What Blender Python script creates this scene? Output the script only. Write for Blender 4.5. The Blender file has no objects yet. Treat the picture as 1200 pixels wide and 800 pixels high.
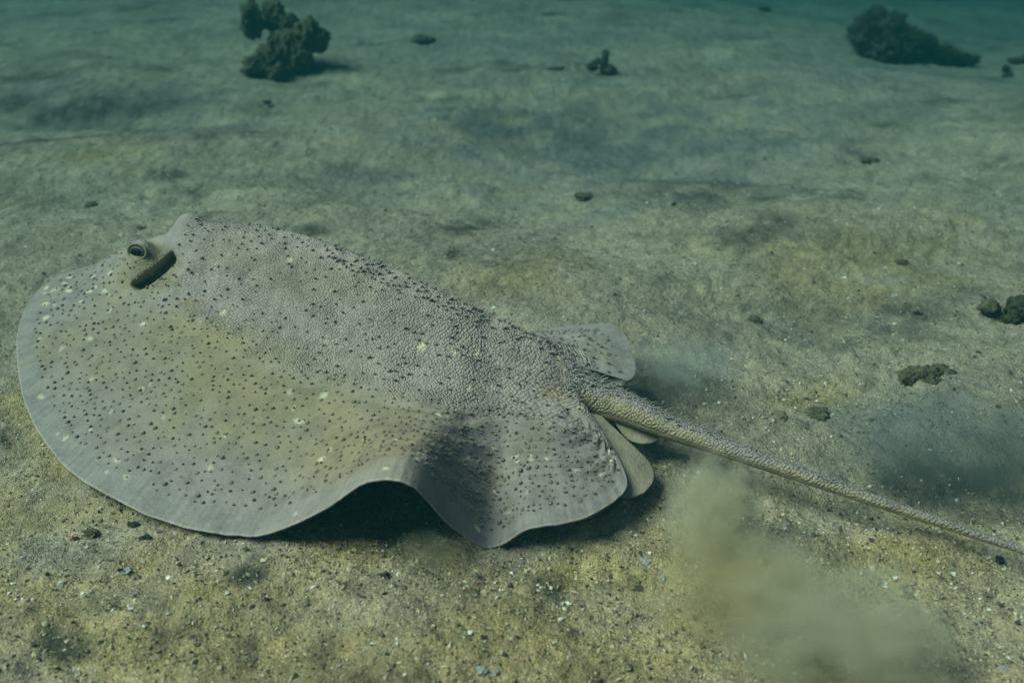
import bpy, math, random
import numpy as np
from mathutils import Vector, Matrix, noise as mnoise

random.seed(7)
rng = np.random.default_rng(11)
SC = bpy.context.scene
COL = SC.collection

# ------------------------------------------------------------------ camera
CAM_H, PITCH, F_PX = 1.05, math.radians(27.0), 1230.0      # metres, radians, pixels of a 1200 x 800 frame
cam_data = bpy.data.cameras.new('camera')
cam = bpy.data.objects.new('camera', cam_data)
COL.objects.link(cam)
cam.location = (0, 0, CAM_H)
cam.rotation_euler = (math.pi / 2 - PITCH, 0, 0)
cam_data.sensor_width = 36.0
cam_data.lens = 36.0 * F_PX / 1200.0
cam_data.clip_start = 0.02
cam_data.clip_end = 300
cam_data.dof.use_dof = True
cam_data.dof.focus_distance = 1.9
cam_data.dof.aperture_fstop = 3.2
SC.camera = cam

# ------------------------------------------------------------------ light
SUN_EL, SUN_AZ = math.radians(51), 0.0       # light falls from the upper left
sun_dir = Vector((math.cos(SUN_EL) * math.cos(math.radians(195)), math.cos(SUN_EL) * math.sin(math.radians(195)), math.sin(SUN_EL)))
world = bpy.data.worlds.new('World')
SC.world = world
world.use_nodes = True
wn, wl = world.node_tree.nodes, world.node_tree.links
wn.clear()
sky = wn.new('ShaderNodeTexSky')
sky.sky_type = 'NISHITA'
sky.sun_disc = False
sky.sun_elevation = SUN_EL
sky.sun_rotation = math.atan2(sun_dir.x, sun_dir.y)
bg = wn.new('ShaderNodeBackground')
bg.inputs['Strength'].default_value = 0.055
wo = wn.new('ShaderNodeOutputWorld')
wl.new(sky.outputs[0], bg.inputs[0])
wl.new(bg.outputs[0], wo.inputs[0])
sl = bpy.data.lights.new('sun', 'SUN')
sl.energy = 4.4
sl.angle = math.radians(34)
sl.color = (1.0, 0.95, 0.78)
sun = bpy.data.objects.new('sun', sl)
COL.objects.link(sun)
sun.rotation_euler = sun_dir.to_track_quat('Z', 'Y').to_euler()

vs = SC.view_settings
vs.view_transform = 'Standard'
vs.look = 'None'
vs.exposure = 1.25
vs.gamma = 1.0
SC.cycles.use_denoising = True
SC.cycles.volume_max_steps = 96
SC.cycles.volume_bounces = 2
SC.cycles.max_bounces = 6

# ------------------------------------------------------------------ pixel <-> world
cP, sP = math.cos(PITCH), math.sin(PITCH)
def at(px, py, z=0.0):
    """point at height z seen at pixel (px, py) of the photograph"""
    u, v = (px - 600) / F_PX, (400 - py) / F_PX
    d = np.array([u, cP + v * sP, -sP + v * cP])
    k = (z - CAM_H) / d[2]
    return np.array([0, 0, CAM_H]) + d * k
def pix(P):
    """pixels of an (n,3) array of points"""
    x, y, z = P[..., 0], P[..., 1], P[..., 2] - CAM_H
    dep = y * cP - z * sP
    dep = np.where(dep < 0.05, np.nan, dep)
    return 600 + F_PX * x / dep, 400 - F_PX * (y * sP + z * cP) / dep
def px_size(p):
    """metres per pixel at a point"""
    return (p[1] * cP - (p[2] - CAM_H) * sP) / F_PX

# ------------------------------------------------------------------ noise in numpy
def hash2(ix, iy, seed):
    h = (ix.astype(np.int64) * 374761393 + iy.astype(np.int64) * 668265263 + seed * 1442695041) & 0xFFFFFFFF
    h = ((h ^ (h >> 13)) * 1274126177) & 0xFFFFFFFF
    return ((h ^ (h >> 16)) & 0xFFFFFF) / float(0xFFFFFF)
def vnoise(x, y, seed=0):
    ix, iy = np.floor(x), np.floor(y)
    fx, fy = x - ix, y - iy
    fx, fy = fx * fx * fx * (fx * (fx * 6 - 15) + 10), fy * fy * fy * (fy * (fy * 6 - 15) + 10)
    a, b = hash2(ix, iy, seed), hash2(ix + 1, iy, seed)
    c, d = hash2(ix, iy + 1, seed), hash2(ix + 1, iy + 1, seed)
    return (a * (1 - fx) + b * fx) * (1 - fy) + (c * (1 - fx) + d * fx) * fy - 0.5
def fbm(x, y, octv=4, seed=0):
    r, amp = 0, 1.0
    for o in range(octv):
        r = r + amp * vnoise(x * 2 ** o + 17.3 * o, y * 2 ** o - 9.1 * o, seed + o)
        amp *= 0.5
    return r
def sstep(a, b, x):
    t = np.clip((x - a) / (b - a), 0, 1)
    return t * t * (3 - 2 * t)

# ------------------------------------------------------------------ object helpers
def mesh_obj(name, verts, faces, mat=None, parent=None, smooth=True, attrs=None, colors=None):
    """faces: (n,3) or (n,4) int array or list of lists"""
    me = bpy.data.meshes.new(name)
    verts = np.asarray(verts, dtype=np.float32)
    if isinstance(faces, np.ndarray):
        n, k = faces.shape
        me.vertices.add(len(verts))
        me.vertices.foreach_set('co', verts.ravel())
        me.loops.add(n * k)
        me.loops.foreach_set('vertex_index', faces.astype(np.int32).ravel())
        me.polygons.add(n)
        me.polygons.foreach_set('loop_start', np.arange(0, n * k, k, dtype=np.int32))
        me.update(calc_edges=True)
    else:
        me.from_pydata([tuple(map(float, v)) for v in verts], [], faces)
    me.polygons.foreach_set('use_smooth', np.full(len(me.polygons), smooth, dtype=bool))
    for k, v in (attrs or {}).items():
        a = me.attributes.new(k, 'FLOAT', 'POINT')
        a.data.foreach_set('value', np.asarray(v, dtype=np.float32).ravel())
    for k, v in (colors or {}).items():
        a = me.attributes.new(k, 'FLOAT_COLOR', 'POINT')
        v = np.asarray(v, dtype=np.float32)
        v = np.concatenate([v, np.ones((len(v), 1), np.float32)], 1)
        a.data.foreach_set('color', v.ravel())
    me.validate()
    if mat:
        me.materials.append(mat)
    o = bpy.data.objects.new(name, me)
    COL.objects.link(o)
    if parent:
        o.parent = parent
    return o
def empty(name, loc):
    o = bpy.data.objects.new(name, None)
    o.location = loc
    o.empty_display_size = 0.05
    COL.objects.link(o)
    bpy.context.view_layer.update()
    return o
def tag(o, label=None, cat=None, group=None, kind=None):
    for k, v in (('label', label), ('category', cat), ('group', group), ('kind', kind)):
        if v:
            o[k] = v
    return o
def grid_faces(nr, nc, wrap=False):
    r, c = np.meshgrid(np.arange(nr - 1), np.arange(nc if wrap else nc - 1), indexing='ij')
    c2 = (c + 1) % nc
    return np.stack([r * nc + c, r * nc + c2, (r + 1) * nc + c2, (r + 1) * nc + c], -1).reshape(-1, 4)

# ------------------------------------------------------------------ materials
def new_mat(name):
    m = bpy.data.materials.new(name)
    m.use_nodes = True
    nt = m.node_tree
    nt.nodes.clear()
    out = nt.nodes.new('ShaderNodeOutputMaterial')
    return m, nt, out
def N(nt, t, **kw):
    n = nt.nodes.new(t)
    for k, v in kw.items():
        if k in n.inputs.keys():
            n.inputs[k].default_value = v
        else:
            setattr(n, k, v)
    return n
def mixc(nt, fac, a, b, mode='MIX'):
    m = nt.nodes.new('ShaderNodeMix')
    m.data_type = 'RGBA'
    m.blend_type = mode
    for sock, v in ((m.inputs[0], fac), (m.inputs[6], a), (m.inputs[7], b)):
        if hasattr(v, 'default_value') or hasattr(v, 'is_linked'):
            nt.links.new(v, sock)
        elif isinstance(v, (int, float)):
            sock.default_value = v
        else:
            sock.default_value = (*v, 1)
    return m.outputs[2]
def ramp(nt, src, stops):
    r = nt.nodes.new('ShaderNodeValToRGB')
    el = r.color_ramp.elements
    while len(el) < len(stops):
        el.new(0.5)
    for e, (p, c) in zip(el, stops):
        e.position = p
        e.color = (*c, 1) if not isinstance(c, (int, float)) else (c, c, c, 1)
    nt.links.new(src, r.inputs[0])
    return r.outputs[0]
def math_(nt, op, a, b=0.0, c=None):
    m = nt.nodes.new('ShaderNodeMath')
    m.operation = op
    for i, v in enumerate((a, b, c)):
        if v is None:
            continue
        if hasattr(v, 'is_linked'):
            nt.links.new(v, m.inputs[i])
        else:
            m.inputs[i].default_value = v
    return m.outputs[0]

def make_sand():
    m, nt, out = new_mat('sand_and_shell_grit')
    L = nt.links.new
    geo = N(nt, 'ShaderNodeNewGeometry')
    pos = geo.outputs['Position']
    def noise(scale, detail=4, rough=0.6):
        n = N(nt, 'ShaderNodeTexNoise', Scale=scale, Detail=detail, Roughness=rough)
        L(pos, n.inputs['Vector'])
        return n.outputs['Fac']
    def voro(scale):
        n = N(nt, 'ShaderNodeTexVoronoi', Scale=scale)
        L(pos, n.inputs['Vector'])
        return n
    silt = N(nt, 'ShaderNodeAttribute', attribute_name='silt').outputs['Fac']  # dark patches: organic silt, and shade put into the sand colour
    warm = N(nt, 'ShaderNodeAttribute', attribute_name='warm').outputs['Fac']
    c1 = ramp(nt, noise(2.2, 6, .62), [(0.30, (0.185, 0.154, 0.118)), (0.50, (0.300, 0.247, 0.182)), (0.72, (0.405, 0.330, 0.230))])
    c2 = ramp(nt, noise(14, 6, .7), [(0.30, (0.55, 0.55, 0.56)), (0.5, (0.97, 0.97, 0.97)), (0.70, (1.28, 1.24, 1.12))])
    c = mixc(nt, 0.85, c1, c2, 'MULTIPLY')
    wc = mixc(nt, 1.0, c, (1.18, 1.05, 0.50), 'MULTIPLY')
    c = mixc(nt, math_(nt, 'MULTIPLY', warm, 0.85), c, wc)
    # grains
    v1, v2 = voro(330), voro(150)
    g1 = ramp(nt, v1.outputs['Color'], [(0.08, (0.28, 0.27, 0.26)), (0.35, (0.85, 0.84, 0.8)), (0.75, (1.15, 1.1, 1.0)), (0.97, (2.1, 2.05, 1.9))])
    g2 = ramp(nt, v2.outputs['Color'], [(0.1, (0.4, 0.4, 0.4)), (0.3, (0.95, 0.95, 0.95)), (0.8, (1.05, 1.03, 0.98)), (0.96, (1.7, 1.65, 1.5))])
    alg = ramp(nt, noise(5.5, 7, .68), [(0.46, 0.0), (0.66, 0.75)])
    c = mixc(nt, math_(nt, 'MULTIPLY', alg, math_(nt, 'ADD', 0.35, math_(nt, 'MULTIPLY', warm, 0.9))), c, (0.160, 0.118, 0.055))
    c = mixc(nt, 0.55, c, g1, 'MULTIPLY')
    c = mixc(nt, 0.40, c, g2, 'MULTIPLY')
    mud_and_shade = N(nt, 'ShaderNodeAttribute', attribute_name='mud_and_shade').outputs['Fac']  # blue grey tint that also carries painted shade of the dips
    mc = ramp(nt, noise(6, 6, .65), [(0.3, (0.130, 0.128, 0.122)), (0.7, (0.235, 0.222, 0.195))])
    c = mixc(nt, math_(nt, 'MULTIPLY', mud_and_shade, 0.9), c, mc)
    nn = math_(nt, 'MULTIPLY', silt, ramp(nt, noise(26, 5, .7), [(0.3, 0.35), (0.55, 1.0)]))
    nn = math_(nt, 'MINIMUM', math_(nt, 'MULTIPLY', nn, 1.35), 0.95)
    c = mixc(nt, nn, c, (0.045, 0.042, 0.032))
    b = N(nt, 'ShaderNodeBsdfPrincipled', Roughness=0.92)
    b.inputs['Specular IOR Level'].default_value = 0.15
    L(c, b.inputs['Base Color'])
    hgt = math_(nt, 'ADD', math_(nt, 'MULTIPLY', noise(120, 4, .75), 0.010), math_(nt, 'MULTIPLY', v1.outputs['Distance'], -0.0025))
    hgt = math_(nt, 'ADD', hgt, math_(nt, 'MULTIPLY', noise(34, 5, .7), 0.022))
    bp = N(nt, 'ShaderNodeBump', Strength=0.9, Distance=1.0)
    L(hgt, bp.inputs['Height'])
    L(bp.outputs[0], b.inputs['Normal'])
    L(b.outputs[0], out.inputs[0])
    return m

def make_skin():
    m, nt, out = new_mat('ray_skin')
    L = nt.links.new
    tc = N(nt, 'ShaderNodeTexCoord')
    pos = tc.outputs['Object']
    colr = N(nt, 'ShaderNodeAttribute', attribute_name='skin').outputs['Color']
    gran = N(nt, 'ShaderNodeAttribute', attribute_name='granular').outputs['Fac']
    edge = N(nt, 'ShaderNodeAttribute', attribute_name='edge').outputs['Fac']
    uv = N(nt, 'ShaderNodeAttribute', attribute_name='along').outputs['Fac']
    def noise(scale, detail=4, rough=0.6):
        n = N(nt, 'ShaderNodeTexNoise', Scale=scale, Detail=detail, Roughness=rough)
        L(pos, n.inputs['Vector'])
        return n.outputs['Fac']
    mott = ramp(nt, noise(22, 6, .7), [(0.3, (0.60, 0.59, 0.57)), (0.52, (1, 1, 1)), (0.72, (1.22, 1.19, 1.12))])
    fine = ramp(nt, noise(260, 3, .8), [(0.25, (0.7, 0.7, 0.7)), (0.6, (1.06, 1.06, 1.06))])
    c = mixc(nt, 0.85, colr, mott, 'MULTIPLY')
    c = mixc(nt, 0.55, c, fine, 'MULTIPLY')
    guv = N(nt, 'ShaderNodeAttribute', attribute_name='hide_uv').outputs['Vector']
    vo = N(nt, 'ShaderNodeTexVoronoi', Scale=190.0, Randomness=0.65, voronoi_dimensions='2D')
    gn = N(nt, 'ShaderNodeTexNoise', Scale=45.0, Detail=2.0)
    L(guv, gn.inputs['Vector'])
    gd = N(nt, 'ShaderNodeVectorMath', operation='MULTIPLY_ADD')
    L(gn.outputs['Color'], gd.inputs[0]); gd.inputs[1].default_value = (.009, .009, 0); L(guv, gd.inputs[2])
    L(gd.outputs[0], vo.inputs['Vector'])
    cell = vo.outputs['Distance']
    dome = ramp(nt, cell, [(0.0, 1.0), (0.35, 0.62), (0.68, 0.0)])
    # granule tops are pale, the skin between them dark
    gc = mixc(nt, 1.0, c, ramp(nt, dome, [(0.05, (0.90, 0.89, 0.86)), (0.7, (1.22, 1.20, 1.15))]), 'MULTIPLY')
    c = mixc(nt, gran, c, gc)
    # fine rays across the fin margin
    cmb = N(nt, 'ShaderNodeCombineXYZ')
    L(math_(nt, 'MULTIPLY', uv, 1.0), cmb.inputs[0])
    st = N(nt, 'ShaderNodeTexNoise', Scale=95.0, Detail=3.0)
    L(cmb.outputs[0], st.inputs['Vector'])
    sc_ = mixc(nt, 1.0, c, ramp(nt, st.outputs['Fac'], [(0.35, (0.86, 0.85, 0.86)), (0.65, (1.08, 1.08, 1.08))]), 'MULTIPLY')
    c = mixc(nt, edge, c, sc_)
    b = N(nt, 'ShaderNodeBsdfPrincipled', Roughness=0.62)
    b.inputs['Specular IOR Level'].default_value = 0.25
    L(c, b.inputs['Base Color'])
    h = math_(nt, 'MULTIPLY', math_(nt, 'MULTIPLY', dome, gran), ramp(nt, noise(16, 4, .6), [(0.3, 0.0014), (0.65, 0.0042)]))
    h = math_(nt, 'ADD', h, math_(nt, 'MULTIPLY', noise(130, 3, .7), 0.0022))
    h = math_(nt, 'ADD', h, math_(nt, 'MULTIPLY', math_(nt, 'MULTIPLY', st.outputs['Fac'], edge), 0.0015))
    bp = N(nt, 'ShaderNodeBump', Strength=1.0, Distance=1.0)
    L(h, bp.inputs['Height'])
    L(bp.outputs[0], b.inputs['Normal'])
    L(b.outputs[0], out.inputs[0])
    return m

def make_attr_mat(name, attr, rough=0.8, grain=0.0):
    m, nt, out = new_mat(name)
    L = nt.links.new
    c = N(nt, 'ShaderNodeAttribute', attribute_name=attr).outputs['Color']
    b = N(nt, 'ShaderNodeBsdfPrincipled', Roughness=rough)
    b.inputs['Specular IOR Level'].default_value = 0.2
    if grain:
        geo = N(nt, 'ShaderNodeNewGeometry')
        n = N(nt, 'ShaderNodeTexNoise', Scale=grain, Detail=4.0, Roughness=0.7)
        L(geo.outputs['Position'], n.inputs['Vector'])
        c = mixc(nt, 0.8, c, ramp(nt, n.outputs['Fac'], [(0.3, 0.55), (0.7, 1.25)]), 'MULTIPLY')
    L(c, b.inputs['Base Color'])
    L(b.outputs[0], out.inputs[0])
    return m

def make_rough(name, dark, light, scale=40, bump=0.02, spots=None):
    m, nt, out = new_mat(name)
    L = nt.links.new
    tc = N(nt, 'ShaderNodeTexCoord')
    n = N(nt, 'ShaderNodeTexNoise', Scale=scale, Detail=6.0, Roughness=0.7)
    L(tc.outputs['Object'], n.inputs['Vector'])
    n2 = N(nt, 'ShaderNodeTexNoise', Scale=scale * 4, Detail=4.0, Roughness=0.8)
    L(tc.outputs['Object'], n2.inputs['Vector'])
    c = ramp(nt, n.outputs['Fac'], [(0.32, dark), (0.68, light)])
    c = mixc(nt, 0.7, c, ramp(nt, n2.outputs['Fac'], [(0.3, 0.5), (0.7, 1.35)]), 'MULTIPLY')
    # silt settles on what faces up
    b = N(nt, 'ShaderNodeBsdfPrincipled', Roughness=0.9)
    b.inputs['Specular IOR Level'].default_value = 0.15
    L(c, b.inputs['Base Color'])
    bp = N(nt, 'ShaderNodeBump', Strength=0.8, Distance=bump)
    L(n2.outputs['Fac'], bp.inputs['Height'])
    L(bp.outputs[0], b.inputs['Normal'])
    L(b.outputs[0], out.inputs[0])
    return m

MAT_SAND = make_sand()
MAT_SKIN = make_skin()
MAT_THORN = make_attr_mat('thorn_horn', 'tint', 0.6)
MAT_GRIT = make_attr_mat('shell_and_coral_grit', 'tint', 0.85, 300)
MAT_CORAL = make_rough('dead_coral', (0.045, 0.040, 0.024), (0.19, 0.155, 0.085), 30)
MAT_ALGAE = make_rough('dark_algae_turf', (0.022, 0.023, 0.015), (0.115, 0.10, 0.06), 40)
MAT_BROWN = make_rough('brown_rubble', (0.07, 0.058, 0.036), (0.22, 0.175, 0.10), 60)
MAT_DARK = make_rough('black_pebble', (0.025, 0.025, 0.023), (0.10, 0.09, 0.075), 90)
MAT_WHITE = make_rough('bleached_shell', (0.42, 0.42, 0.38), (0.72, 0.70, 0.62), 120)
MAT_RED = make_rough('red_coralline', (0.16, 0.03, 0.03), (0.30, 0.07, 0.06), 120)
MAT_TAN = make_rough('tan_rubble', (0.15, 0.12, 0.07), (0.36, 0.29, 0.16), 90)

# ------------------------------------------------------------------ seabed
def axis(lo, hi, d0, d1, step, gl, gh):
    a = list(np.arange(d0, d1, step))
    s, x = step, a[-1]
    while x < hi:
        s *= gh; x += s; a.append(x)
    s, x = step, a[0]
    while x > lo:
        s *= gl; x -= s; a.insert(0, x)
    return np.array(a)
FEATURES = [  # px, py, half-width m, half-depth m, height m
    (110, 130, .62, .16, -.075), (120, 172, .60, .16, .045), (1140, 572, .26, .085, -.045), (1120, 620, .30, .05, .012),
    (760, 185, .75, .45, -.085), (820, 228, .35, .10, -.03), (960, 265, .40, .14, .03), (640, 335, .35, .10, .018), (450, 600, .16, .09, -.02),
    (870, 590, .06, .05, -.018), (60, 750, .07, .04, -.012), (560, 270, .10, .04, -.016), (1085, 445, .10, .05, .012),
]
def ground_z(x, y):
    z = 0.085 * fbm(x * .55, y * .55, 3, 3) * sstep(1.7, 4.0, np.hypot(x, y))
    near_ray = np.exp(-(((x + .35) / .95) ** 2 + ((y - 1.75) / .6) ** 2) ** 2)
    z = z + (0.058 - .036 * near_ray) * fbm(x * 1.9 + .4 * y, y * 2.7, 3, 21) + 0.011 * fbm(x * 9, y * 12, 3, 40)
    z = z + 0.009 * fbm(x * 38, y * 38, 2, 60) + 0.0032 * vnoise(x * 130, y * 130, 80)
    q = np.logaddexp(0, (.9 * x + y - 6.3) * 3) / 3          # the bed falls away into deeper water
    z = z - 1.3 * (1 - np.exp(-.10 * q / 1.3))
    for (px, py, a, b, h) in FEATURES:
        c = at(px, py)
        z = z + h * np.exp(-(((x - c[0]) / a) ** 2 + ((y - c[1]) / b) ** 2))
    return z
SILT_AND_SHADE = [  # px, py, half-width px, half-height px, strength: dark organic silt, with the shaded bank and bluish shade painted in
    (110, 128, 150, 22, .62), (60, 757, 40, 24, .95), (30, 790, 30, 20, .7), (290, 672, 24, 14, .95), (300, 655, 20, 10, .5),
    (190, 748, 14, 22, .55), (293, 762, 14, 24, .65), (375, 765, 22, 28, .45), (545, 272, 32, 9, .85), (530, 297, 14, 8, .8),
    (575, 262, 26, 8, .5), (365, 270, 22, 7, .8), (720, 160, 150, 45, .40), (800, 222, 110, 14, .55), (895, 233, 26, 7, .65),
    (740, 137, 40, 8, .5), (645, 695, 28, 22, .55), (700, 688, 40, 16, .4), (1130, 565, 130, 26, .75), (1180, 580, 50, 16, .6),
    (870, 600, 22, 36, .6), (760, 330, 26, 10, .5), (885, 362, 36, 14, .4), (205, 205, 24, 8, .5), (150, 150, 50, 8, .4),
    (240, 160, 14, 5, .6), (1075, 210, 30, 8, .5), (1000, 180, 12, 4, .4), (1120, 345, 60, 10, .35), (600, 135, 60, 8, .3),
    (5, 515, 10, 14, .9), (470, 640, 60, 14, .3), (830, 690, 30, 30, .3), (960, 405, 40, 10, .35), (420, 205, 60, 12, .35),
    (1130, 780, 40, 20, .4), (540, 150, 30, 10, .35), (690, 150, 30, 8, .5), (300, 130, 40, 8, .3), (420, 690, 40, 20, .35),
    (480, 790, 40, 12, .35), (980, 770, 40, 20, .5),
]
WARM = [(500, 800, 1000, 190, .70), (450, 650, 90, 30, .9), (690, 680, 80, 40, .8), (850, 650, 60, 60, .6), (60, 500, 60, 50, .7), (1050, 670, 110, 60, .7),
        (350, 760, 140, 40, .5), (1000, 310, 160, 60, .4), (620, 330, 80, 30, .4), (120, 180, 90, 18, .55), (960, 465, 60, 20, .6),
        (640, 740, 200, 60, .55)]
MUD_AND_SHADE = [(740, 175, 220, 70, .85), (110, 128, 170, 30, .6), (1110, 520, 150, 60, .8), (560, 60, 200, 30, .4), (1000, 100, 200, 60, .45), (430, 215, 90, 25, .4), (820, 430, 70, 25, .5)]  # blue grey patches; the broad dip and left hollow are shade painted in
gx = axis(-42, 42, -1.75, 1.45, .0058, 1.035, 1.035)
gy = axis(-12, 46, .78, 2.75, .0058, 1.06, 1.014)
X, Y = np.meshgrid(gx, gy)
Z = ground_z(X, Y)
GV = np.stack([X, Y, Z], -1).reshape(-1, 3)
gpx, gpy = pix(GV)
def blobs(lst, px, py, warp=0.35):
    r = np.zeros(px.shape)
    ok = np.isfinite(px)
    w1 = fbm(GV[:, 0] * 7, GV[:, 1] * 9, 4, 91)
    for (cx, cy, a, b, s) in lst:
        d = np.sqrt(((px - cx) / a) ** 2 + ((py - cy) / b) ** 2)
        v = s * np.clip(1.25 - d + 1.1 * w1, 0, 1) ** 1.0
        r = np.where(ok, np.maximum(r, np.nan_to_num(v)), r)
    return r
silt = blobs(SILT_AND_SHADE, gpx, gpy)  # mask of real silt together with painted shade
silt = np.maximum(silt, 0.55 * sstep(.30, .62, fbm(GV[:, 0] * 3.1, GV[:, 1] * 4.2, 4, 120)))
warm = blobs(WARM, gpx, gpy)
seabed = mesh_obj('seabed', GV, grid_faces(len(gy), len(gx)), MAT_SAND, attrs={'silt': silt, 'warm': warm, 'mud_and_shade': blobs(MUD_AND_SHADE, gpx, gpy)})
tag(seabed, kind='structure')

def gz(x, y):
    return float(ground_z(np.array([x]), np.array([y]))[0])
def on_ground(px, py):
    p = at(px, py)
    for _ in range(6):
        p = at(px, py, gz(p[0], p[1]))
    return p

# ------------------------------------------------------------------ grit: uncountable shell and coral chips
def make_grit(n):
    y = 1 / rng.uniform(1 / 6.5, 1 / .85, n)
    x = rng.uniform(-1, 1, n) * (y * .55 + .35)
    # coarser rubble patches
    extra = []
    for (px, py, a, b, k) in [(1040, 670, .22, .12, 2200), (960, 462, .13, .06, 500), (700, 640, .2, .12, 700), (470, 660, .2, .06, 700), (830, 770, .15, .05, 500), (300, 700, .4, .12, 900)]:
        c = at(px, py)
        extra.append(np.stack([rng.normal(c[0], a, k), rng.normal(c[1], b, k)], 1))
    P = np.concatenate([np.stack([x, y], 1)] + extra)
    n = len(P)
    z = ground_z(P[:, 0], P[:, 1])
    r = np.exp(rng.normal(math.log(.0021), .50, n)) * (1 + .12 * np.clip(P[:, 1] - 1.2, 0, 4))
    r = np.clip(r, .0009, .0065)
    base = np.array([[1, 0, 0], [0, 1, 0], [-1, 0, 0], [0, -1, 0], [0, 0, 1], [0, 0, -1]], float)
    V = base[None] * rng.uniform(.45, 1.35, (n, 6, 1))
    V = V * np.stack([np.ones(n), rng.uniform(.5, 1, n), rng.uniform(.25, .7, n)], 1)[:, None, :]
    q = rng.normal(size=(n, 4)); q[:, 1:3] *= .35
    q /= np.linalg.norm(q, axis=1, keepdims=True)
    w, a, b, c = q.T
    R = np.stack([1 - 2 * (b * b + c * c), 2 * (a * b - c * w), 2 * (a * c + b * w), 2 * (a * b + c * w), 1 - 2 * (a * a + c * c), 2 * (b * c - a * w),
                  2 * (a * c - b * w), 2 * (b * c + a * w), 1 - 2 * (a * a + b * b)], 1).reshape(n, 3, 3)
    V = np.einsum('nij,nkj->nki', R, V) * r[:, None, None]
    V += np.stack([P[:, 0], P[:, 1], z + r * .15], 1)[:, None, :]
    F0 = np.array([[0, 1, 4], [1, 2, 4], [2, 3, 4], [3, 0, 4], [1, 0, 5], [2, 1, 5], [3, 2, 5], [0, 3, 5]])
    F = (F0[None] + 6 * np.arange(n)[:, None, None]).reshape(-1, 3)
    pal = np.array([(.50, .47, .38), (.36, .30, .17), (.22, .18, .10), (.10, .085, .055), (.045, .04, .032), (.24, .13, .08), (.55, .52, .44)])
    pick = rng.choice(len(pal), n, p=[.09, .29, .26, .18, .15, .015, .015])
    tint = np.repeat(pal[pick] * rng.uniform(.75, 1.15, (n, 1)), 6, 0)
    o = mesh_obj('shell_grit', V.reshape(-1, 3), F, MAT_GRIT, smooth=False, colors={'tint': tint})
    tag(o, 'fine chips of shell and coral strewn over the sand', 'grit', kind='stuff')
make_grit(46000)

# ------------------------------------------------------------------ the stingray
S_PIX = [(112, 309, .140), (135, 297, .172), (160, 288, .205), (192, 278, .232), (250, 264, .262), (300, 264, .270), (350, 274, .270),
         (400, 291, .268), (440, 308, .260), (480, 326, .250), (520, 344, .235), (550, 358, .220), (575, 369, .205), (597, 380, .195),
         (615, 389, .185), (630, 398, .176), (642, 406, .168), (650, 412, .162), (657, 418, .157), (664, 424, .151), (673, 431, .145)]
M_PIX = [(112, 309, .139), (70, 323, .125), (38, 348, .104), (20, 395, .075), (28, 470, .042), (72, 542, .026), (150, 593, .022),
         (225, 619, .022), (300, 627, .030), (370, 601, .095), (430, 565, .160), (480, 567, .164), (526, 613, .072), (572, 641, .002),
         (622, 619, .042), (682, 608, .052), (726, 581, .060), (734, 560, .066), (714, 520, .082), (682, 493, .098), (657, 474, .110)]
F_PIX = [(112, 309, .139), (150, 297, .125), (196, 288, .105), (238, 286, .085), (278, 291, .065), (325, 299, .05), (368, 309, .045),
         (412, 323, .04), (452, 336, .04), (492, 350, .04), (528, 364, .045), (562, 377, .055), (592, 386, .075), (618, 387, .10),
         (648, 384, .125), (684, 380, .135), (718, 380, .142), (735, 397, .132), (745, 432, .118), (733, 447, .112), (700, 437, .115)]
Sp = np.array([at(*p) for p in S_PIX]); Mp = np.array([at(*p) for p in M_PIX]); Fp = np.array([at(*p) for p in F_PIX])
head = Sp[3] - Sp[-1]; head[2] = 0; head /= np.linalg.norm(head)
side = np.array([head[1], -head[0], 0.0])                # towards the near wing
if side[1] > 0: side = -side
# tail: top line and radius
T_TOP = [((705, 447), .128, .038), ((740, 464), .118, .029), ((790, 489), .104, .022), ((840, 510), .092, .0175), ((920, 541), .075, .0135),
         ((1000, 571), .060, .0105), ((1100, 606), .046, .0082), ((1200, 640), .036, .0065)]
tS = [at(p[0], p[1], z) for p, z, r in T_TOP]; tr = [r for p, z, r in T_TOP]
d_end = tS[-1] - tS[-2]; d_end /= np.linalg.norm(d_end); d_end[2] = -.03
for k in range(1, 5):
    tS.append(tS[7] + d_end * .11 * k); tr.append(.0065 - .0012 * k)
tail_r = np.array(tr)
for q, r in zip(tS, tr):
    Sp = np.vstack([Sp, q]); Mp = np.vstack([Mp, q + side * r - [0, 0, r]]); Fp = np.vstack([Fp, q - side * r - [0, 0, r]])
NCTRL = len(Sp)
ND = 21                                                   # rows of the disc
def catmull(P, u):
    i = np.clip(np.floor(u).astype(int), 0, len(P) - 2)
    f = (u - i)[:, None]
    p0 = P[np.maximum(i - 1, 0)]; p1 = P[i]; p2 = P[i + 1]; p3 = P[np.minimum(i + 2, len(P) - 1)]
    return 0.5 * (2 * p1 + (p2 - p0) * f + (2 * p0 - 5 * p1 + 4 * p2 - p3) * f ** 2 + (3 * p1 - p0 - 3 * p2 + p3) * f ** 3)
us = []
for i in range(NCTRL - 1):
    n = 22
    if i < 1: n = 24
    elif i < 6: n = 34
    elif i >= 14 and i < 20: n = 14
    elif i >= 20: n = 16
    us.append(i + np.arange(n) / n)
us = np.concatenate(us + [[NCTRL - 1.001]])
CS, CM, CF = catmull(Sp, us), catmull(Mp, us), catmull(Fp, us)
CM = CM + (.0018 * fbm(us * 4.3, us * 0, 3, 411) * sstep(1, 3, us) * (1 - sstep(17, 18.5, us)))[:, None] * side + np.array([0, 0, 1.]) * (.0025 * fbm(us * 3.1, us * 0, 2, 433) * sstep(2, 4, us) * (1 - sstep(17, 18.5, us)))[:, None]
NT = 150
tt = np.linspace(0, 1, NT + 1)
tt = np.sin(tt * math.pi / 2) * .35 + tt * .65            # a little denser towards the margin
wt = sstep(17.5, 21.5, us)                               # tail-ness of a row
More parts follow.
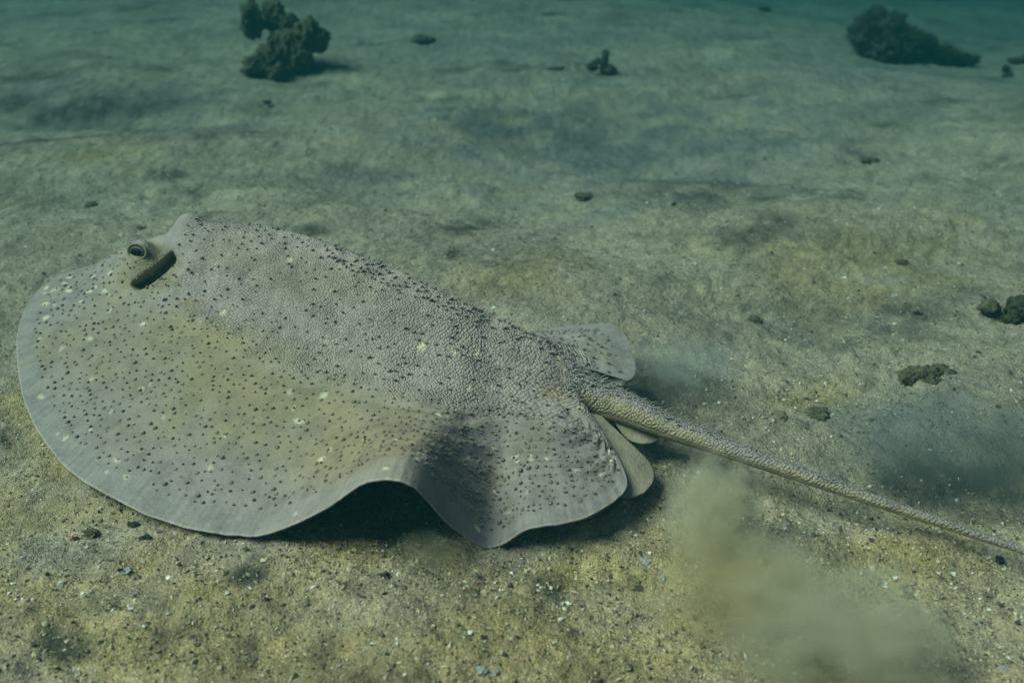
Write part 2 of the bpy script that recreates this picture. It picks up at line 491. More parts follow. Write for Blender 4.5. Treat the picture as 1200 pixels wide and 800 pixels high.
def prof(t, hump_w, hump):
    """height share across a wing: raised back, then a thin fin running out to the margin"""
    b = 0.5 + 0.5 * np.cos(np.pi * np.clip(t / hump_w, 0, 1))
    f = (1 - t) ** 1.12
    f = np.where(t < .25, f - .12 * (1 - t / .25) * 0, f)
    return hump * b + (1 - hump) * f
def wing(C, near):
    t = tt[None, :]
    u = us[:, None]
    wtt = wt[:, None]
    P = CS[:, None, :] + (C - CS)[:, None, :] * t[..., None]
    hump = np.interp(us, [0, 2, 5, 10, 16, 20], [.15, .26, .30, .30, .22, .2])[:, None]
    pd = prof(t, .44, hump)
    pe = np.sqrt(np.clip(1 - t ** 2, 0, 1))
    pr = pd * (1 - wtt) + pe * wtt
    flat_z = np.interp(us, [0, 1, 2, 3, 4, 5, 8, 14, 16, 18, 20], [.139, .125, .104, .075, .042, .03, .035, .045, .05, .08, .11]) if near else C[:, 2]
    flat_z = np.where(us > 19, C[:, 2], flat_z)
    wave = (C[:, 2] - flat_z)[:, None] * (sstep(.28, 1.0, t) if near else 1.0)
    wave = wave * (1 - wtt) + (C[:, 2] - flat_z)[:, None] * (1 - pr) * wtt
    P[..., 2] = flat_z[:, None] + (CS[:, 2] - flat_z)[:, None] * pr + wave
    return P, pr
Dn, prn = wing(CM, True)
Df, prf = wing(CF, False)
# gentle folds running along the wing, and the margin's ripple carried inward
def folds(P, u, t):
    a = sstep(8.5, 11.5, u) * (1 - sstep(16.5, 18.5, u)) * sstep(.30, .45, t) * (1 - sstep(.8, .97, t))
    g = np.sin(t * 62 + 2.6 * np.sin(u * 1.1) + u * 1.6) * .6 + np.sin(t * 97 - u * 1.1 + 1.0) * .5
    return .0042 * a * g * (.6 + .8 * (fbm(u * 1.3, t * 9, 2, 7) + .5))
U2, T2 = np.meshgrid(us, tt, indexing='ij')
Dn[..., 2] += folds(Dn, U2, T2) + .006 * fbm(U2 * .9, T2 * 5, 3, 5) * (1 - T2) * sstep(0.5, 2, U2) * (1 - wt[:, None])
Df[..., 2] += .006 * fbm(U2 * .9, T2 * 5, 3, 55) * (1 - T2) * (1 - wt[:, None]) * sstep(0.5, 2, U2)
# ventral side
thick_mid = np.interp(us, [0, 1, 3, 6, 10, 15, 18, 20], [.012, .045, .10, .135, .13, .09, .075, .07])[:, None]
tail_full = np.interp(us, np.arange(20, NCTRL), np.concatenate([[.05], tail_r]))[:, None]
def belly(D, pr):
    th = .0045 + thick_mid * (.75 * (0.5 + .5 * np.cos(np.pi * np.clip(T2 / .62, 0, 1))) + .25 * (1 - T2) ** 1.4)
    th_t = 2 * tail_full * np.sqrt(np.clip(1 - T2 ** 2, 0, 1))
    V = D.copy()
    V[..., 2] -= th * (1 - wt[:, None]) + th_t * wt[:, None]
    return V
Bn, Bf = belly(Dn, prn), belly(Df, prf)
Bn[:, -1] = Dn[:, -1] * .5 + Bn[:, -1] * .5
# --- eyes and spiracles: shaped into the skin
EYE_N, EYE_F = at(170, 300, .245), at(221, 259, .262)
def knob(D, c, r, h):
    rel = D - c
    a = rel @ head; b = rel @ side
    d = np.sqrt((a / (1.25 * r)) ** 2 + (b / r) ** 2)
    return h * np.exp(-d ** 3.2) + .35 * h * np.exp(-(d / 1.7) ** 2)
ppx, ppy = pix(Dn)
near_ok = np.isfinite(ppx)
kd = (ppx - 164) ** 2 + (ppy - 316) ** 2
EYE_N = Dn.reshape(-1, 3)[np.nanargmin(kd + np.where(U2 > 6, 1e6, 0))]
Dn[..., 2] += knob(Dn, EYE_N, .032, .040)
Df[..., 2] += knob(Df, EYE_F, .030, .030)
Dn[..., 2] += knob(Dn, EYE_F, .030, .030)
VIEW_IN = np.array([-.12, .86, -.50])                     # inwards through the flank of the head
def spiracle(D, A, B, wslit, wfloor, depth, facing):
    """a slanting slit from A to B (pixels) with a sunken flap on one side of it"""
    x, y = pix(D)
    ax = np.array(B, float) - np.array(A, float); ln = np.hypot(*ax); ax /= ln
    nx = np.array([ax[1], -ax[0]]) * facing
    u = ((x - A[0]) * ax[0] + (y - A[1]) * ax[1]) / ln
    v = (x - A[0]) * nx[0] + (y - A[1]) * nx[1]
    w_u = sstep(-.06, .10, u) * (1 - sstep(.90, 1.06, u))
    v = v + 3.0 * (2 * np.clip(u, 0, 1) - 1) ** 2          # the slit bows and closes at both ends
    slit = sstep(-2.5, .5, v) * (1 - sstep(wslit - 1, wslit + 4, v))
    flap = sstep(-2, 1, v) * (1 - sstep(wfloor - 4, wfloor, v)) * (1 - np.clip((v - wslit) / (wfloor - wslit), 0, 1) * .35)
    lip = np.exp(-((v + 4) / 4.0) ** 2) + .7 * np.exp(-((v - wfloor - 3) / 4.0) ** 2)
    dd = w_u * (depth * slit + .009 * flap - .0 * lip)
    return np.nan_to_num(dd)[..., None] * VIEW_IN
Dn += spiracle(Dn, (203, 298), (157, 335), 7, 26, .040, 1) * (U2 < 6)[..., None]

# --- assemble one skin: near margin -> spine -> far margin -> belly back
ring = np.concatenate([Dn[:, ::-1], Df[:, 1:], Bf[:, -2:0:-1], Bn[:, :-1]], 1)
NR, NC = ring.shape[:2]
ring_t = np.concatenate([-tt[::-1], tt[1:], tt[-2:0:-1], -tt[:-1]])
is_top = np.concatenate([np.ones(NT + 1), np.ones(NT), np.zeros(NT - 1), np.zeros(NT)])
V = ring.reshape(-1, 3)
Fq = grid_faces(NR, NC, wrap=True)[:, ::-1]
Uf = np.repeat(us, NC); Tf = np.tile(ring_t, NR); top = np.tile(is_top, NR)
ta = np.abs(Tf)
wtf = sstep(18.5, 21, Uf)
# --- skin colour
vx, vy = pix(V)
vx = np.nan_to_num(vx); vy = np.nan_to_num(vy)
nz = fbm(V[:, 0] * 9 + V[:, 2] * 5, V[:, 1] * 9, 4, 200)
gcr = np.interp(Uf, [0, 2, 3.5, 6, 10, 14, 17, 19.5, 21], [.05, .15, .32, .40, .40, .42, .60, .95, 1.0])
fin_only = sstep(gcr - .12, gcr + .10, ta + .12 * nz)
LILAC = np.array([.252, .226, .218]); OLIVE = np.array([.245, .208, .108]); PALE = np.array([.265, .26, .25]); BROWN = np.array([.17, .13, .075])
col = np.tile(LILAC, (len(V), 1))
def paint(mask, c):
    global col
    m = np.clip(mask, 0, 1)[:, None]
    col = col * (1 - m) + np.asarray(c) * m
def ell(cx, cy, a, b, ang=0.0):
    ca, sa = math.cos(math.radians(ang)), math.sin(math.radians(ang))
    dx, dy = vx - cx, vy - cy
    return np.sqrt(((dx * ca + dy * sa) / a) ** 2 + ((-dx * sa + dy * ca) / b) ** 2)
paint((sstep(1.3, .2, ell(285, 455, 250, 105, 14) + .6 * nz)) * .80 * (Tf < 0) * fin_only, OLIVE)
paint((sstep(1.2, .3, ell(260, 390, 90, 24, 14) + .4 * nz)) * .75 * (Tf < 0) * fin_only, OLIVE * [1.02, .98, .72])
paint((sstep(1.2, .2, ell(345, 320, 150, 30, 14) + .9 * nz)) * .35, [.205, .175, .12])
paint((sstep(1.2, .2, ell(225, 355, 22, 6, -10) + .5 * nz)) * .7 * (Tf < 0), BROWN * 1.2)
paint((sstep(1.2, .2, ell(645, 460, 16, 10, 0) + .4 * nz)) * .6 * (Tf < 0), [.27, .21, .12])
paint((sstep(1.2, .3, ell(620, 520, 30, 45, 20) + .8 * nz)) * .5 * (Tf < 0), [.21, .175, .10])
paint((sstep(1.2, .3, ell(700, 410, 32, 18, 30) + .6 * nz)) * .8 * (Tf > 0), [.235, .195, .11])
paint((sstep(1.3, .5, ell(172, 318, 42, 32, -20) + .5 * nz)) * .75 * (Tf < 0.1) * (Uf < 6), [.30, .265, .155])
paint((sstep(1.2, .4, ell(185, 296, 20, 10, 0) + .3 * nz)) * .5 * (Uf < 6), [.17, .15, .11])
paint(sstep(.86, .95, ta) * (1 - wtf) * .55 * top, PALE)
paint((Tf > .3) * sstep(12, 14, Uf) * (1 - wtf) * .6 * top, PALE * 1.1)
paint((Tf < 0) * sstep(8.5, 13, Uf) * (1 - wtf) * .26 * sstep(.2, .6, ta + .5 * nz), [.145, .142, .15])
# tail: dark bluish top, yellowish flank
paint(wtf * .5, [.185, .180, .18])

# thin pale rim and white underside
paint((1 - top) * (1 - wtf) * .85, [.45, .43, .40])
paint(wtf * np.where(top > 0, sstep(-.74, -.95, Tf + .4 * nz), 1.0) * .7 * (Tf < .2), [.27, .235, .135])
col = col * [.90, .80, .71] * (1 - .13 * fin_only * (1 - wtf))[:, None]
paint(sstep(.992, .999, ta) * (1 - wtf), [.30, .25, .20])
# pale blotches
VT = V.reshape(NR, NC, 3)
for k in range(270):
    i = rng.integers(int(.06 * NR), int(.72 * NR)); j = rng.integers(6, NC // 2 - 1)
    c = VT[i, j]
    if us[i] > 19 or (abs(ring_t[j]) < .42 and rng.random() < .72): continue
    if ring_t[j] > 0: continue
    r = rng.uniform(.0028, .0062) * (1.25 if rng.random() < .2 else 1)
    i0, i1 = max(0, i - 12), min(NR, i + 13)
    j0, j1 = max(0, j - 14), min(NC, j + 15)
    blk = VT[i0:i1, j0:j1]
    rel = blk - c
    st = rng.uniform(.7, 1.5)
    d = np.sqrt(((rel @ head) / (r * st)) ** 2 + ((rel @ side) / (r / st)) ** 2 + (rel[..., 2] / r) ** 2)
    d = d + .35 * (vnoise(blk[..., 0] * 260, blk[..., 1] * 260, 300 + k) * 2)
    m = np.clip(1.35 - d, 0, 1)
    m = sstep(0, .6, m) * rng.uniform(.5, 1.0)
    idx = (np.arange(i0, i1)[:, None] * NC + np.arange(j0, j1)[None]).ravel()
    mm = m.ravel()[:, None]
    col[idx] = col[idx] * (1 - mm) + np.array([.47, .42, .27]) * mm
# granular back: between the spine and the crease where the fins begin
gcr = np.interp(Uf, [0, 2, 3.5, 6, 10, 14, 17, 19.5, 21], [.05, .15, .32, .40, .40, .42, .60, .95, 1.0])
gcr = np.where((Tf > 0) & (Uf > 11), gcr * np.interp(Uf, [11, 14, 19, 20], [1, .62, .55, 1]), gcr)
gran = top * np.maximum(sstep(gcr + .05, gcr - .04, ta + .05 * nz) * sstep(3, 4.6, Uf), wtf * (1 - .35 * sstep(-.6, -.9, Tf)))
edge = sstep(.84, .93, ta) * (1 - wtf)
mlen = np.concatenate([[0], np.cumsum(np.linalg.norm(np.diff(CM, axis=0), axis=1))])
along = np.repeat(mlen, NC)

# pelvic fins: rounded paddles behind the disc on either side of the tail, part of the same skin
def pelvic(root_a, root_b, tip_a, tip_b, droop):
    """a paddle lofted from its root line to a rounded end"""
    n, m = 36, 28
    uu = np.linspace(0, 1, n); ww = np.linspace(-1, 1, m)
    ra, rb, ea, eb = (np.array(q) for q in (root_a, root_b, tip_a, tip_b))
    c0, c1 = (ra + rb) / 2, (ea + eb) / 2
    h0, h1 = (rb - ra) / 2, (eb - ea) / 2
    rows = []
    for q in uu:
        c = c0 + (c1 - c0) * q
        hw = (h0 + (h1 - h0) * q)
        k = math.sqrt(max(0.0, 1 - max(0, (q - .62) / .38) ** 2.2)) if q > .62 else 1.0
        rows.append(c[None] + hw[None] * (ww * k)[:, None] + np.array([0, 0, -droop])[None] * ((ww * k) ** 2)[:, None])
    R = np.array(rows)
    th = .0035 + .012 * (1 - ww ** 2)[None, :] * (1 - uu[:, None]) ** .8
    Bt = R.copy(); Bt[..., 2] -= th
    rg = np.concatenate([R, Bt[:, -2:0:-1]], 1)
    return rg
pel = [pelvic(at(645, 478, .098), at(706, 484, .094), at(724, 598, .038), at(784, 556, .042), .006),
       pelvic(at(705, 470, .09), at(725, 465, .088), at(742, 524, .045), at(786, 512, .050), .004)]
VV, FF = [V], [Fq]
colx, grx, edx, alx = [col], [gran], [edge], [along]
off = len(V)
for rg in pel:
    a, b = rg.shape[:2]
    VV.append(rg.reshape(-1, 3)); FF.append(grid_faces(a, b, wrap=True)[:, ::-1] + off)
    off += a * b
    n3 = fbm(rg[..., 0].ravel() * 30, rg[..., 1].ravel() * 30, 3, 77)[:, None]
    colx.append(np.array([.205, .165, .115])[None] * (1 + .25 * n3)); z_ = np.zeros(a * b)
    grx.append(z_ + .12); edx.append(z_ + .35); alx.append(np.tile(np.linspace(0, .12, b), a))
slen = np.concatenate([[0], np.cumsum(np.linalg.norm(np.diff(CS, axis=0), axis=1))])
across = np.zeros((NR, NC))
across[:, :2 * NT + 1] = np.concatenate([np.zeros((NR, 1)), np.cumsum(np.linalg.norm(np.diff(ring[:, :2 * NT + 1], axis=1), axis=2), axis=1)], 1)
across -= across[:, NT:NT + 1]
hu, hv_ = np.repeat(slen, NC), across.ravel()
huv = np.stack([hu * .82 - hv_ * .57, hu * .57 + hv_ * .82, np.zeros(NR * NC)], 1)
for rg in pel:
    huv = np.concatenate([huv, rg.reshape(-1, 3) * [1, 1, 0]])
base = Sp[10] * [1, 1, 0]
ray_root = empty('stingray', base)
tag(ray_root, 'grey speckled thorny stingray gliding just above the sand with its tail trailing', 'stingray')
def local(P):
    return np.asarray(P) - base
body = mesh_obj('body', local(np.concatenate(VV)), np.concatenate(FF), MAT_SKIN, ray_root,
                attrs={'granular': np.concatenate(grx), 'edge': np.concatenate(edx), 'along': np.concatenate(alx)},
                colors={'skin': np.concatenate(colx)})
ha = body.data.attributes.new('hide_uv', 'FLOAT_VECTOR', 'POINT')
ha.data.foreach_set('vector', huv.astype(np.float32).ravel())

# eyes: a dark ball set in the knob, slit pupil and a wet lens
def new_simple(name, c, rough, spec=.5):
    m, nt, out = new_mat(name)
    b = N(nt, 'ShaderNodeBsdfPrincipled', Roughness=rough)
    b.inputs['Specular IOR Level'].default_value = spec
    tc = N(nt, 'ShaderNodeTexCoord')
    n = N(nt, 'ShaderNodeTexNoise', Scale=160.0, Detail=4.0)
    nt.links.new(tc.outputs['Object'], n.inputs['Vector'])
    cc = mixc(nt, .7, c, ramp(nt, n.outputs['Fac'], [(.3, .5), (.7, 1.4)]), 'MULTIPLY')
    nt.links.new(cc, b.inputs['Base Color'])
    nt.links.new(b.outputs[0], out.inputs[0])
    return m
MAT_IRIS = new_simple('iris', (.05, .042, .030), .45, .15)
MAT_PUPIL = new_simple('pupil', (.004, .004, .004), .5, .05)
MAT_LID = new_simple('eyelid', (.17, .145, .09), .8, .1)
def uv_ball(nu=24, nv=14):
    v = []
    for i in range(nv + 1):
        th = math.pi * i / nv
        for j in range(nu):
            ph = 2 * math.pi * j / nu
            v.append((math.sin(th) * math.cos(ph), math.sin(th) * math.sin(ph), math.cos(th)))
    return np.array(v), grid_faces(nv + 1, nu, wrap=True)
BV, BF = uv_ball()
def eye(c, out_dir, r):
    o = Vector(out_dir).normalized()
    z = o; x = Vector(head).cross(z).normalized().cross(z) * -1
    x = (Vector(head) - z * Vector(head).dot(z)).normalized(); y = z.cross(x)
    M = np.array([x, y, z]).T
    p = BV * np.array([1.2, .80, .55]) * r
    e = mesh_obj('eye', local(p @ M.T + c), BF, MAT_IRIS, ray_root)
    q = BV * np.array([.82, .52, .30]) * r + np.array([0, 0, .33 * r])
    mesh_obj('pupil', local(q @ M.T + c), BF, MAT_PUPIL, e)
    # lid: a ring of skin round the ball
    ring_v = []
    n, k = 40, 10
    for i in range(n):
        a = 2 * math.pi * i / n
        for j in range(k):
            b = 2 * math.pi * j / k
            rr = 1.0 + .15 * math.cos(b)
            ring_v.append((1.32 * rr * math.cos(a) * r, .95 * rr * math.sin(a) * r, (.10 + .26 * math.sin(b)) * r))
    rv = np.array(ring_v)
    f = grid_faces(n, k, wrap=True)
    last = np.array([[(n - 1) * k + j, (n - 1) * k + (j + 1) % k, (j + 1) % k, j] for j in range(k)])
    mesh_obj('eyelid', local(rv @ M.T + c), np.concatenate([f, last]), MAT_LID, e)
EN = None
def surf_hit(px, py):
    """nearest skin vertex seen at a pixel"""
    d = (vx - px) ** 2 + (vy - py) ** 2
    dep = V[:, 1] * cP - (V[:, 2] - CAM_H) * sP
    ok = np.where((d < 12) & (top > 0))[0]
    if len(ok) == 0:
        ok = np.array([np.argmin(d + (top < 1) * 1e6)])
    return V[ok[np.argmin(dep[ok])]]
vx, vy = pix(V)
eye(surf_hit(159, 293) + np.array([.001, .004, -.001]), (-.25, -.90, .36), .0165)
eyef = EYE_F + np.array([-.012, .026, -.008])
eye(eyef, tuple(np.array([-.55, .72, .35])), .0125)

# thorns: dark horny tubercles on the wings, spikes along the back and tail
TOPV = ring[:, :2 * NT + 1]
dU = np.gradient(TOPV, axis=0); dT = np.gradient(TOPV, axis=1)
NRM = np.cross(dT, dU); NRM /= np.linalg.norm(NRM, axis=-1, keepdims=True) + 1e-9
NRM *= np.sign(NRM[..., 2:3] + 1e-9)
area = np.linalg.norm(np.cross(dT, dU), axis=-1)
TU = np.repeat(us[:, None], 2 * NT + 1, 1); TTt = np.repeat(ring_t[None, :2 * NT + 1], NR, 0)
def scatter(n_try, spacing_fn, mask):
    p = (area * mask).ravel(); p = p / p.sum()
    idx = rng.choice(p.size, n_try, p=p)
    cells = {}; keep = []
    Pf = TOPV.reshape(-1, 3)
    for q in idx:
        c = Pf[q]
        s = spacing_fn(q)
        g = .03
        k = (int(c[0] // g), int(c[1] // g), int(c[2] // g))
        ok = True
        for a in (-1, 0, 1):
            for b in (-1, 0, 1):
                for e in (-1, 0, 1):
                    for w in cells.get((k[0] + a, k[1] + b, k[2] + e), ()):
                        if (w[0] - c[0]) ** 2 + (w[1] - c[1]) ** 2 + (w[2] - c[2]) ** 2 < s * s:
                            ok = False
        if ok:
            cells.setdefault(k, []).append(c); keep.append(q)
    return np.array(keep)
ata = np.abs(TTt)
hgcr = np.interp(TU, [0, 2, 3.5, 6, 10, 14, 17, 19.5, 21], [.05, .15, .32, .40, .40, .42, .60, .95, 1.0])
wing_m = ((ata > hgcr - .02) & (ata < np.interp(TU, [0, 3, 6, 8, 10, 13, 17, 20], [.75, .90, .93, .90, .88, .92, .90, .75])) & (TU > 1.2) & (TU < 18.6)).astype(float)
wing_m *= 1 + 1.3 * sstep(9, 12, TU)
wing_m *= np.where((TTt > 0) & ((ata > .78) | (TU > 17.5)), 0, 1)
back_m = ((ata < hgcr) & (TU > 3.6) & (TU < 20.5)).astype(float) * (1 + 1.6 * sstep(.12, .03, ata) + 1.2 * sstep(10, 16, TU))
tail_m = ((TU >= 19.5) & (TU < 30.5) & (ata < .55)).astype(float)
fine_m = ((TU > 4) & (ata < hgcr)).astype(float)
tv, tf, tcol = [], [], []
def add_thorns(keep, r0, r1, h0, h1, lean, c_base, c_tip):
    global tv, tf, tcol
    Pf = TOPV.reshape(-1, 3); Nf = NRM.reshape(-1, 3)
    for q in keep:
        c, nr = Pf[q], Nf[q]
        q_ = rng.random() ** 1.8; r = r0 + (r1 - r0) * q_; h = h0 + (h1 - h0) * rng.random() ** 1.6
        if TU.ravel()[q] > 20: 
            f = np.interp(TU.ravel()[q], [20, 23, 27, 31], [1, .8, .5, .32]); r *= f; h *= f
        back = -head + .35 * rng.normal(size=3); back -= nr * (back @ nr)
        back /= np.linalg.norm(back) + 1e-9
        s_ = np.cross(nr, back)
        tip = c + nr * h + back * lean * h
        k0 = len(tv); m = 6
        for j in range(m):
            a = 2 * math.pi * j / m + rng.uniform(-.2, .2)
            tv.append(c + (back * math.cos(a) * 1.15 + s_ * math.sin(a)) * r * rng.uniform(.8, 1.15) - nr * .0006)
            tcol.append(c_base)
        for j in range(m):
            a = 2 * math.pi * j / m
            tv.append(c + (back * math.cos(a) + s_ * math.sin(a)) * r * .55 + nr * h * .5 + back * lean * h * .35)
            tcol.append(c_base)
        tv.append(tip); tcol.append(c_tip)
        for j in range(m):
            j2 = (j + 1) % m
            tf.append((k0 + j, k0 + j2, k0 + m + j2)); tf.append((k0 + j, k0 + m + j2, k0 + m + j)); tf.append((k0 + m + j, k0 + m + j2, k0 + 2 * m))
UTf = TU.ravel()
keep = scatter(5200, lambda q: float(np.interp(UTf[q], [0, 8, 12], [.0145, .0140, .0098])) * rng.uniform(.6, 1.5), wing_m)
add_thorns(keep, .0024, .0056, .0022, .0058, .6, (.100, .078, .055), (.20, .165, .115))
keep = scatter(1300, lambda q: .011 * rng.uniform(.7, 1.8), back_m)
add_thorns(keep, .0020, .0042, .004, .0100, .9, (.095, .080, .064), (.26, .23, .19))
ridge_m = ((ata < .07) & (TU > 6.5) & (TU < 20)).astype(float)
keep = scatter(260, lambda q: .010 * rng.uniform(.7, 1.6), ridge_m)
add_thorns(keep, .0024, .0046, .006, .0155, .9, (.14, .12, .105), (.33, .29, .25))
keep = scatter(1300, lambda q: .0058 * rng.uniform(.6, 2.0), tail_m)
add_thorns(keep, .0016, .0038, .003, .0135, 1.0, (.13, .115, .10), (.30, .27, .235))
th = mesh_obj('thorns', local(np.array(tv)), np.array(tf), MAT_THORN, ray_root, smooth=False, colors={'tint': np.array(tcol)})
th['kind'] = 'stuff'

# ------------------------------------------------------------------ coral, rocks, pebbles, shells
def ico(sub):
    import bmesh
    bm = bmesh.new()
    bmesh.ops.create_icosphere(bm, subdivisions=sub, radius=1.0)
    v = [tuple(q.co) for q in bm.verts]; f = [[x.index for x in q.verts] for q in bm.faces]
    bm.free()
    return np.array(v), np.array(f)
ICO = {k: ico(k) for k in (2, 3, 4, 5)}
def lump(name, c, size, mat, parent=None, sub=4, rough=.35, freq=1.6, seed=0, rot=0.0, origin=None, flat=-.9):
    v, f = ICO[sub]
    out = []
    cr, sr = math.cos(rot), math.sin(rot)
    for p in v:
        P = Vector(p)
        o = Vector((seed * 7.31, seed * 3.17, seed * 1.7))
        d = 1 + rough * mnoise.fractal(P * freq + o, 1.0, 2.1, 5) + rough * .5 * (mnoise.noise(P * freq * 3.3 + o)) + rough * .34 * mnoise.noise(P * freq * 9 + o) + rough * .22 * mnoise.noise(P * freq * 19 + o)
        q = Vector((P.x * size[0], P.y * size[1], max(P.z, flat) * size[2])) * d
        out.append((q.x * cr - q.y * sr, q.x * sr + q.y * cr, q.z))
    out = np.array(out) + (np.asarray(c) - (np.asarray(origin) if origin is not None else np.asarray(c)))
    o = mesh_obj(name, out, f, mat, parent)
    if origin is None:
        o.location = tuple(float(q) for q in c)
    return o
def knobs(name, label, cat, base_px, lst, mat, part, group=None, sub=4, rough=.4, freq=1.5):
    """a clump standing on the bed: each knob is (px, py, half-width px, half-height px, depth offset m)"""
    b = on_ground(*base_px)
    root = tag(empty(name, tuple(b)), label, cat, group)
    s = px_size(b)
    for i, (px, py, w, h, dy) in enumerate(lst):
        # the knob's middle stands above the bed by what the pixel height says at the clump's distance
        z = b[2] + (base_px[1] - py) * s / cP * .93
        z = max(z - .05 * (base_px[1] - py) * s, b[2])
        k = (b[1] + dy) / b[1]
        w, h = w * .88, h * .88
        c = np.array([(px - 600) * s * k, b[1] + dy, z])
        lump(part, c, (w * s, (w + h) * .5 * s, h * s * 1.05), mat, root, sub, rough, freq, seed=i + len(label), rot=i * 1.3, origin=b)
    return root
knobs('coral_clump', 'dark knobbly clump of dead coral with two upright lobes standing on the sand', 'coral', (330, 86),
      [(302, 27, 13, 22, .05), (328, 26, 12, 18, .12), (345, 38, 10, 16, .10), (365, 46, 20, 21, .04), (338, 56, 22, 18, .02), (318, 68, 20, 18, -.03),
       (300, 74, 15, 14, -.06), (352, 66, 18, 16, -.02), (325, 80, 12, 10, -.09), (294, 80, 8, 8, -.08), (378, 52, 9, 13, .06)], MAT_CORAL, 'coral_lobe', sub=5, rough=.5)
for (px, py, w) in [(300, 89, 5), (320, 92, 6), (285, 85, 4), (344, 88, 4)]:
    p = on_ground(px, py); s = px_size(p)
    tag(lump('coral_rubble', p + [0, 0, w * s * .4], (w * s, w * s, w * s * .8), MAT_BROWN, sub=3, seed=px),
        'small brown lump of rubble at the foot of the knobbly coral clump', 'rubble', 'rubble beside the coral clump')
knobs('algae_rock', 'low black rock shaggy with algae, tapering to one side', 'rock', (1050, 70),
      [(1025, 36, 30, 20, .06), (1010, 46, 20, 15, 0), (1045, 50, 34, 20, 0), (1070, 56, 26, 16, .02), (1098, 64, 24, 10, .02), (1128, 72, 18, 7, 0), (1030, 58, 26, 12, -.06)],
      MAT_ALGAE, 'rock_lobe', rough=.55, freq=2.0)
def tufts(root_obj, base_px, spots, n, ln, mat):
    """short weed blades on a rock, one joined part"""
    b = on_ground(*base_px); s = px_size(b); vv, ff = [], []
    for k in range(n):
        px, py, w, h = spots[rng.integers(len(spots))]
        a = rng.uniform(0, 2 * math.pi); e = rng.uniform(.1, 1.2)
        d = np.array([math.cos(a) * math.cos(e), math.sin(a) * math.cos(e), math.sin(e)])
        z = b[2] + (base_px[1] - py) * s / cP * .93
        c = np.array([(px - 600) * s, b[1], z]) + d * np.array([w * s, w * s, h * s]) * .9
        l = ln * rng.uniform(.5, 1.4); wd = l * .16
        t = np.cross(d, rng.normal(size=3)); t /= np.linalg.norm(t)
        d2 = d + .6 * rng.normal(size=3); d2 /= np.linalg.norm(d2)
        m = c + d2 * l * .6 + t * wd * .6; k0 = len(vv)
        vv += [c - t * wd * .5, c + t * wd * .5, m + t * wd * .5, m - t * wd * .5, c + d2 * l + d * l * .2]
        ff += [[k0, k0 + 1, k0 + 2, k0 + 3], [k0 + 3, k0 + 2, k0 + 4]]
    o = mesh_obj('algae_turf', np.array(vv) - b, ff, mat, root_obj, smooth=False)
    o['kind'] = 'stuff'
alg = [o for o in COL.objects if o.name == 'algae_rock'][0]
tufts(alg, (1050, 70), [(1025, 36, 30, 20), (1010, 46, 20, 15), (1045, 50, 34, 20), (1070, 56, 26, 16), (1098, 64, 24, 10), (1128, 72, 18, 7)], 1500, .030, MAT_ALGAE)
knobs('coral_sprig', 'little dark sprig of knobbed coral alone on open sand', 'coral', (710, 87),
      [(709, 64, 5, 6, 0), (707, 73, 5, 7, 0), (712, 82, 11, 7, 0), (694, 77, 9, 6, -.02), (700, 72, 4, 4, 0)], MAT_ALGAE, 'coral_knob', sub=3)
knobs('weed_lump', 'black shaggy weed lump next to a smaller brown one', 'rock', (1192, 376),
      [(1192, 360, 16, 15, 0), (1205, 364, 14, 14, .02), (1184, 369, 10, 8, -.02)], MAT_ALGAE, 'rock_lobe', rough=.55, freq=2.2)
knobs('weed_lump', 'small fuzzy brown lump beside the black shaggy weed lump', 'rock', (1157, 368),
      [(1157, 359, 13, 9, 0), (1166, 362, 7, 6, .01)], MAT_BROWN, 'rock_lobe', rough=.5, freq=2.2, sub=3)
knobs('buried_stone', 'low dark stone half buried in murky silt behind the tail', 'rock', (1086, 441),
      [(1082, 440, 25, 9, 0), (1064, 440, 13, 9, -.01), (1102, 440, 15, 6, .02)], MAT_BROWN, 'rock_lobe', rough=.6, freq=2.2, sub=4)
knobs('rubble_heap', 'flat dark heap of rubble off to one side of the knobbly coral clump', 'rubble', (496, 52),
      [(492, 47, 12, 6, 0), (504, 49, 9, 5, .02), (485, 48, 6, 4, -.02)], MAT_CORAL, 'rubble_lump', sub=3)
knobs('weed_wisp', 'thin dark scraps beyond the algae covered rock', 'weed', (1185, 84),
      [(1188, 74, 12, 4, .05), (1178, 80, 7, 4, 0), (1197, 72, 7, 5, .04), (1182, 92, 10, 3, -.1)], MAT_ALGAE, 'rubble_lump', sub=3)
